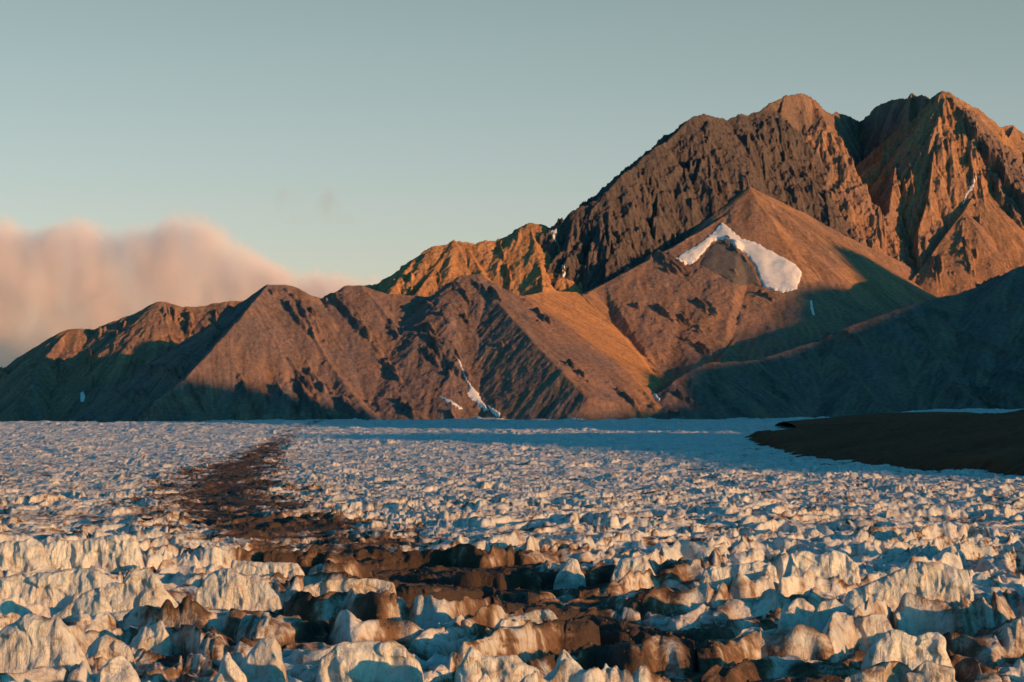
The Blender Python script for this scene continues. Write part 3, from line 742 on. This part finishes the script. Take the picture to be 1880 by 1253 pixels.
# ------------------------------------------------------------------ single blocks of ice standing in front
def ice_block(label, top, base, depth=6.0, dirt=0.0, seed=0, lean=0.28, round_=0.5):
    """top: [(px, py)] crest outline from left to right; base: row where its foot meets the ice."""
    x0, x1 = top[0][0], top[-1][0]
    xm = 0.5 * (x0 + x1)
    Yb = ground_Y(xm, base)
    zb = float(ice_level(0, Yb)) - 1.0
    k = Yb / FPX
    txs = np.array([p[0] for p in top], float); tzs = np.array([at(p[0], p[1], Yb + depth * 0.35)[2] for p in top])
    nu = int(np.clip((x1 - x0) * 1.1, 40, 190)); nv = 90
    w_end = max(1.2, 0.06 * (x1 - x0) * k)
    uu = np.linspace(x0 - w_end / k, x1 + w_end / k, nu)
    H = np.interp(uu, txs, tzs)
    # soften the traced outline a little, drop the ends below the ice
    Hs = H.copy()
    for _ in range(2): Hs[1:-1] = (Hs[:-2] + 2 * Hs[1:-1] + Hs[2:]) / 4
    end = sstep(0, 1, np.minimum((uu - uu[0]), (uu[-1] - uu)) * k / w_end)
    Hs = zb - 2.5 + (Hs - zb + 2.5) * end ** 0.5
    s = np.linspace(0, 1, nv)
    U, S = np.meshgrid(uu, s, indexing='ij')
    Ht = np.repeat(Hs[:, None], nv, 1)
    hh = Ht - (zb - 2.5)
    # profile: steep front face, rounded lip, long back slope
    fr = 0.52
    a = np.clip(S / fr, 0, 1); b = np.clip((S - fr) / (1 - fr), 0, 1)
    zrel = np.where(S < fr, np.sin(a * np.pi / 2) ** 0.85, 1 - b ** 1.5 * 0.98)
    yrel = np.where(S < fr, lean * hh * a ** 1.6, lean * hh + (depth + 0.55 * hh) * b)
    X = (U - 940.0) / FPX * Yb
    Yv = Yb - lean * hh * 0.5 + yrel
    Zv = zb - 2.5 + hh * zrel
    sx = X + 37.0 * seed
    vz = (Zv * 0.8 + yrel * 0.6)
    fold = fbm(sx / 3.4, vz / 6.0, 3, 900 + seed) * 1.0 + noise(sx / 1.5, vz / 7.0, 950 + seed) * 0.22 + noise(sx / 0.6, vz / 3.0, 960 + seed) * 0.06
    fc = cells(sx / 3.6 + 0.3 * fold, vz / 3.0, 970 + seed)
    fold = fold + 0.8 * (fc[2] - 0.5) * sstep(0, 0.25, fc[1] - fc[0])
    body = sstep(0.0, 0.12, S) * (1 - sstep(0.85, 1.0, S))
    Yv = Yv - fold * body
    Zv = Zv + fbm(sx / 2.2, yrel / 2.0, 3, 980 + seed) * 0.35 * body
    X = X + fbm(sx / 2.6, vz / 2.4, 3, 990 + seed) * 0.45 * body
    d = dirt + 0.5 * sstep(0.0, 0.55, fbm(sx / 3.0, yrel / 2.0, 3, 985 + seed)) * sstep(fr, fr + 0.2, S) + 0.12 * (fc[1] - fc[0] < 0.07)
    d = np.where(S > fr - 0.05, d + 0.18, d)
    me = grid_mesh('ice_block', np.stack([X, Yv, Zv], -1).transpose(1, 0, 2), {'dirt': d.T.astype(F32)})
    link('ice_block', me, ICE, label, 'ice block', None, 'ice blocks standing up at the front of the glacier')


BLOCKS = [
    ('big rounded pale ice block at the lower left corner', [(-14, 1175), (10, 1150), (40, 1131), (60, 1127), (80, 1135), (105, 1133), (122, 1150), (140, 1170), (150, 1196)], 1222, 6, 0.0),
    ('smooth cone of ice just above the big corner block', [(95, 1132), (125, 1110), (150, 1090), (172, 1081), (186, 1076), (200, 1108), (216, 1142)], 1146, 5, 0.0),
    ('broad rounded ice fin with a beak on its right side', [(188, 1082), (205, 1071), (228, 1069), (245, 1046), (262, 1042), (290, 1058), (306, 1082), (321, 1104)], 1138, 6, 0.05),
    ('long pale ice wall with dark vertical cracks at the left edge', [(-14, 1062), (25, 1055), (80, 1052), (120, 1046), (175, 1043), (200, 1058)], 1122, 6, 0.0),
    ('two-humped ice block at the left edge in the second row', [(-14, 1000), (15, 993), (42, 993), (52, 987), (72, 994), (82, 1012), (92, 1045)], 1052, 7, 0.0),
    ('wide pale ice cliff with rounded shoulders behind the beaked fin', [(85, 1000), (110, 990), (150, 993), (175, 988), (195, 982), (230, 979), (248, 984), (257, 1012)], 1046, 8, 0.0),
    ('low ice cliff running right from the wide pale cliff', [(252, 987), (282, 987), (320, 990), (360, 991), (400, 995)], 1014, 8, 0.05),
    ('cream ice block with a flat top left of the dark debris', [(366, 1080), (385, 1052), (400, 1045), (420, 1040), (445, 1055), (470, 1058), (490, 1065), (508, 1092)], 1124, 6, 0.05),
    ('thin bright ice slab lying behind the flat-topped block', [(428, 1028), (445, 1030), (470, 1032), (500, 1032), (545, 1034), (555, 1048)], 1058, 5, 0.1),
    ('streaked ice wall under the brown debris bank', [(560, 1075), (600, 1064), (640, 1061), (665, 1062), (692, 1062), (720, 1070)], 1102, 8, 0.30),
    ('long ice block with a shaded foot at the bottom edge', [(590, 1206), (620, 1185), (650, 1175), (690, 1177), (725, 1178), (745, 1190), (764, 1212)], 1262, 6, 0.08),
    ('sharp ice fin with a pointed left tip at the bottom edge', [(846, 1222), (858, 1196), (866, 1186), (888, 1206), (920, 1204), (950, 1203), (988, 1230)], 1275, 5, 0.12),
    ('small triangular ice tooth right of the pointed fin', [(1016, 1232), (1027, 1206), (1034, 1193), (1055, 1211), (1084, 1242)], 1252, 3.5, 0.08),
    ('round ice hump left of the big rounded one under the tall ice wall', [(1440, 1112), (1455, 1101), (1470, 1098), (1492, 1112)], 1152, 5, 0.05),
    ('big rounded ice hump under the tall fluted ice wall', [(1488, 1126), (1508, 1103), (1530, 1100), (1558, 1114), (1580, 1140)], 1166, 5, 0.05),
    ('dune-shaped ice block with one dark shaded side', [(1515, 1166), (1560, 1141), (1598, 1128), (1620, 1127), (1642, 1154)], 1172, 4, 0.12),
    ('double-headed rounded ice block at the lower right', [(1596, 1190), (1622, 1160), (1645, 1155), (1680, 1168), (1702, 1160), (1722, 1160), (1733, 1174), (1740, 1205)], 1220, 6, 0.0),
    ('golden brown stained ice hump at the bottom edge', [(1552, 1244), (1600, 1221), (1640, 1212), (1664, 1218), (1680, 1246)], 1268, 5, 0.42),
    ('brown topped ice block beside the golden stained hump', [(1664, 1236), (1700, 1213), (1730, 1218), (1748, 1226), (1756, 1252)], 1270, 5, 0.28),
    ('tall fluted ice wall on the right of the picture', [(1436, 1066), (1452, 1016), (1485, 1011), (1500, 1018), (1512, 1020), (1530, 1008), (1550, 1015), (1572, 1034)], 1082, 7, 0.0),
    ('long half-shaded ice ridge right of the tall fluted wall', [(1556, 1086), (1640, 1051), (1676, 1032), (1710, 1033), (1745, 1036), (1776, 1048)], 1122, 8, 0.1),
    ('little ice fang in front of the flat-topped block', [(396, 1240), (406, 1216), (417, 1196), (430, 1210), (446, 1236)], 1256, 3.5, 0.05),
    ('small ice block with a straight right side', [(240, 1180), (258, 1152), (280, 1146), (303, 1140), (308, 1168)], 1186, 4, 0.05),
    ('small stained ice ledge right of the big corner block', [(166, 1188), (182, 1172), (196, 1165), (215, 1172), (238, 1184)], 1200, 4, 0.15),
    ('small dome of ice at the bottom edge right of the corner block', [(192, 1222), (206, 1208), (220, 1203), (234, 1212), (244, 1230)], 1254, 4, 0.02),
    ('slanting pale ice rib leaning beside the little fang', [(440, 1232), (455, 1196), (478, 1172), (502, 1167), (510, 1180)], 1244, 4, 0.12),
    ('ice block with a shaded left face below the debris bank', [(895, 1170), (920, 1135), (955, 1130), (985, 1120), (1008, 1118), (1026, 1136)], 1168, 6, 0.25),
    ('tall pale ice pillar row left of the tall fluted wall', [(1292, 1046), (1306, 1040), (1330, 1040), (1350, 1036), (1372, 1034), (1392, 1028), (1420, 1040)], 1070, 7, 0.05),
    ('wide ice wall with a rounded corner near the middle', [(1130, 1040), (1140, 1026), (1160, 1022), (1186, 1018), (1196, 1040), (1200, 1052)], 1068, 7, 0.05),
    ('smooth round ice knob above the dark debris', [(1024, 1056), (1034, 1036), (1046, 1024), (1058, 1026), (1068, 1050)], 1062, 5, 0.02),
]
for i, (lab, top, base, dep, dr) in enumerate(BLOCKS):
    ice_block(lab, top, base, dep, dr, i)
print('blocks', round(time.time() - T0, 1))

# ------------------------------------------------------------------ clouds
def cloud_material(name, curve, x0, x1, z0, z1, dens, amp, soft, ymid, yhalf, color, scale):
    """Density below a top line T(x); noise makes the billows, stretched down to the right as the cloud pours over the ridge."""
    t = NT(name)
    g = t.n('NewGeometry'); sp = t.n('SeparateXYZ'); t.l(g.outputs['Position'], sp.inputs[0])
    fx = t.n('MapRange'); t.l(sp.outputs[0], fx.inputs[0]); fx.inputs[1].default_value = x0; fx.inputs[2].default_value = x1
    fc = t.n('FloatCurve'); cv = fc.mapping.curves[0]
    for i, (a, b) in enumerate(curve):
        if i < 2: cv.points[i].location = (a, b) if i == 0 else (curve[-1][0], curve[-1][1])
    for a, b in curve[1:-1]: cv.points.new(a, b)
    fc.mapping.update()
    t.l(fx.outputs[0], fc.inputs['Value'])
    T = t.math('MULTIPLY_ADD', fc.outputs[0], z1 - z0, z0)
    p = t.pos((1, 0.7, 1), (0, 0.35, 0))
    n1 = t.noise(p, scale, 5, 0.5, 0.3); n2 = t.noise(t.pos((1.4, 0.6, 0.6), (0, 0.75, 0)), scale * 1.6, 4, 0.5)
    bump = t.math('ADD', t.math('MULTIPLY', t.math('SUBTRACT', n1, 0.5), amp), t.math('MULTIPLY', t.math('SUBTRACT', n2, 0.5), amp * 0.3))
    dz = t.math('ADD', t.math('SUBTRACT', T, sp.outputs[2]), bump)
    dyy = t.math('SUBTRACT', yhalf, t.math('ABSOLUTE', t.math('SUBTRACT', sp.outputs[1], ymid)))
    dyy = t.math('ADD', dyy, bump)
    d = t.math('MULTIPLY', t.ramp(dz, 0, soft), t.ramp(dyy, 0, soft * 2.0))
    d = t.math('MULTIPLY', d, t.math('MULTIPLY_ADD', t.ramp(n2, 0.3, 0.75), 0.6, 0.45))
    v = t.n('VolumePrincipled'); v.inputs['Color'].default_value = (*color, 1); v.inputs['Anisotropy'].default_value = -0.25
    t.l(t.math('MULTIPLY', d, dens), v.inputs['Density'])
    t.l(v.outputs[0], t.out.inputs['Volume'])
    return t.m


def cloud_hull(name, label, line, Yc, halfd, zb, lift, mat, group, seed):
    """A long body under the top line [(px, py)], round in cross section."""
    pts = [at(px, py, Yc) for px, py in line]
    xs_ = np.linspace(pts[0][0], pts[-1][0], 60)
    tz = np.interp(xs_, [p[0] for p in pts], [p[2] for p in pts]) + lift
    a = np.linspace(0, 2 * np.pi, 25)
    Xc, A = np.meshgrid(xs_, a, indexing='ij')
    Tz = np.repeat(tz[:, None], 25, 1)
    mid = (Tz + zb) / 2; hh = (Tz - zb) / 2
    en = np.clip(np.minimum(Xc - xs_[0], xs_[-1] - Xc) / 40, 0.02, 1)
    Ycc = Yc + halfd * np.sign(np.sin(A)) * np.abs(np.sin(A)) ** 0.6 * en
    Zc = mid + hh * np.sign(np.cos(A)) * np.abs(np.cos(A)) ** 0.6 * en
    me = grid_mesh(name, np.stack([Xc, Ycc, Zc], -1), {})
    import bmesh
    bm = bmesh.new(); bm.from_mesh(me)
    bmesh.ops.remove_doubles(bm, verts=bm.verts, dist=0.01)
    bnd = [e for e in bm.edges if e.is_boundary]
    if bnd: bmesh.ops.holes_fill(bm, edges=bnd, sides=0)
    bmesh.ops.recalc_face_normals(bm, faces=bm.faces)
    bm.to_mesh(me); bm.free()
    link(name, me, mat, label, 'cloud', None, group)
    return pts


CY = 12600.0
CL = [(-420, 410), (-200, 395), (0, 388), (25, 393), (55, 408), (75, 412), (110, 402), (150, 393), (185, 398), (220, 412), (255, 408), (285, 398), (315, 386), (350, 385), (385, 400), (410, 415), (445, 428), (480, 455), (510, 482), (545, 497), (600, 492), (660, 498), (700, 505), (760, 540)]
w = [at(px, py, CY) for px, py in CL]
cx0, cx1 = w[0][0], w[-1][0]; cz0, cz1 = 150.0, 1250.0
curve = [((p[0] - cx0) / (cx1 - cx0), (p[2] - cz0) / (cz1 - cz0)) for p in w]
CM = cloud_material('evening cloud', curve, cx0, cx1, cz0, cz1, 0.016, 190.0, 125.0, CY, 250.0, (1.0, 0.91, 0.905), 0.0042)
cloud_hull('cloud', 'thick pinkish cloud bank pouring over the ridge at the left', CL, CY, 420, 120, 95, CM, None, 1)

WL = [(500, 340), (530, 336), (570, 345), (600, 338), (625, 352), (650, 385), (685, 410)]
w = [at(px, py, 12000) for px, py in WL]
curve = [((p[0] - w[0][0]) / (w[-1][0] - w[0][0]), (p[2] - 700) / 600.0) for p in w]
WM = cloud_material('thin cloud', curve, w[0][0], w[-1][0], 700.0, 1300.0, 0.007, 150.0, 80.0, 12000.0, 60.0, (0.7, 0.68, 0.68), 0.008)
cloud_hull('cloud', 'faint grey wisp of cloud in the clear sky above the bank', WL, 12000, 90, 1010, 15, WM, None, 2)

# ------------------------------------------------------------------ light, sky, camera
wd = bpy.data.worlds.new('World'); scene.world = wd; wd.use_nodes = True
nt = wd.node_tree; nt.nodes.clear()
sky = nt.nodes.new('ShaderNodeTexSky'); sky.sky_type = 'NISHITA'; sky.sun_disc = False
sky.sun_elevation = SUN_EL; sky.sun_rotation = SUN_AZ; sky.altitude = 300; sky.air_density = 1.0; sky.dust_density = 1.0; sky.ozone_density = 1.5
tc = nt.nodes.new('ShaderNodeTexCoord'); sx_ = nt.nodes.new('ShaderNodeSeparateXYZ'); nt.links.new(tc.outputs['Generated'], sx_.inputs[0])
rp = nt.nodes.new('ShaderNodeValToRGB'); nt.links.new(sx_.outputs[2], rp.inputs[0])
SKYT = [(0.0, (0.61, 0.53, 0.65)), (0.03, (0.60, 0.53, 0.64)), (0.16, (0.462, 0.422, 0.375)), (0.32, (0.16, 0.39, 0.46)), (0.6, (0.085, 0.395, 0.53))]
while len(rp.color_ramp.elements) < len(SKYT): rp.color_ramp.elements.new(0.5)
for el, (p_, c_) in zip(rp.color_ramp.elements, SKYT): el.position = p_; el.color = (*c_, 1)
# the clear dusk sky away from the pale band over the mountains is a deep teal
mr = nt.nodes.new('ShaderNodeMapRange'); mr.interpolation_type = 'SMOOTHSTEP'; mr.inputs[1].default_value = 0.15; mr.inputs[2].default_value = 0.75
nt.links.new(sx_.outputs[1], mr.inputs[0])
mw = nt.nodes.new('ShaderNodeMix'); mw.data_type = 'RGBA'; mw.inputs[6].default_value = (0.075, 0.385, 0.53, 1)
nt.links.new(mr.outputs[0], mw.inputs[0]); nt.links.new(rp.outputs[0], mw.inputs[7])
mx = nt.nodes.new('ShaderNodeVectorMath'); mx.operation = 'MULTIPLY'
nt.links.new(mw.outputs[2], mx.inputs[1])
m2 = nt.nodes.new('ShaderNodeVectorMath'); m2.operation = 'SCALE'; m2.inputs[3].default_value = 2.0
bg = nt.nodes.new('ShaderNodeBackground'); bg.inputs['Strength'].default_value = 0.139
wo = nt.nodes.new('ShaderNodeOutputWorld')
nt.links.new(sky.outputs[0], mx.inputs[0]); nt.links.new(mx.outputs[0], m2.inputs[0]); nt.links.new(m2.outputs[0], bg.inputs['Color']); nt.links.new(bg.outputs[0], wo.inputs['Surface'])

sl = bpy.data.lights.new('sun', 'SUN'); sl.energy = 5.0; sl.angle = math.radians(0.5); sl.color = (1.0, 0.51, 0.20)
so = bpy.data.objects.new('sun', sl); COL.objects.link(so)
from mathutils import Vector
so.rotation_euler = Vector(SUN).to_track_quat('Z', 'Y').to_euler()
so.location = (3000, -2000, 3000)

cam = bpy.data.cameras.new('camera'); cam.sensor_width = 36.0; cam.lens = 36.0 * FPX / 1880.0
cam.clip_start = 1.0; cam.clip_end = 60000.0
co = bpy.data.objects.new('camera', cam); COL.objects.link(co)
co.location = (0, 0, CAMZ); co.rotation_euler = (math.pi / 2 + PITCH, 0, 0)
scene.camera = co

scene.view_settings.view_transform = 'Standard'; scene.view_settings.look = 'None'
scene.view_settings.exposure = 0.2; scene.view_settings.gamma = 1.0
scene.render.engine = 'CYCLES'
cy = scene.cycles
cy.max_bounces = 5; cy.diffuse_bounces = 3; cy.glossy_bounces = 1; cy.transmission_bounces = 1; cy.volume_bounces = 6
cy.use_adaptive_sampling = True; cy.adaptive_threshold = 0.03
cy.use_denoising = True
cy.volume_step_rate = 1.0
print('done', round(time.time() - T0, 1))
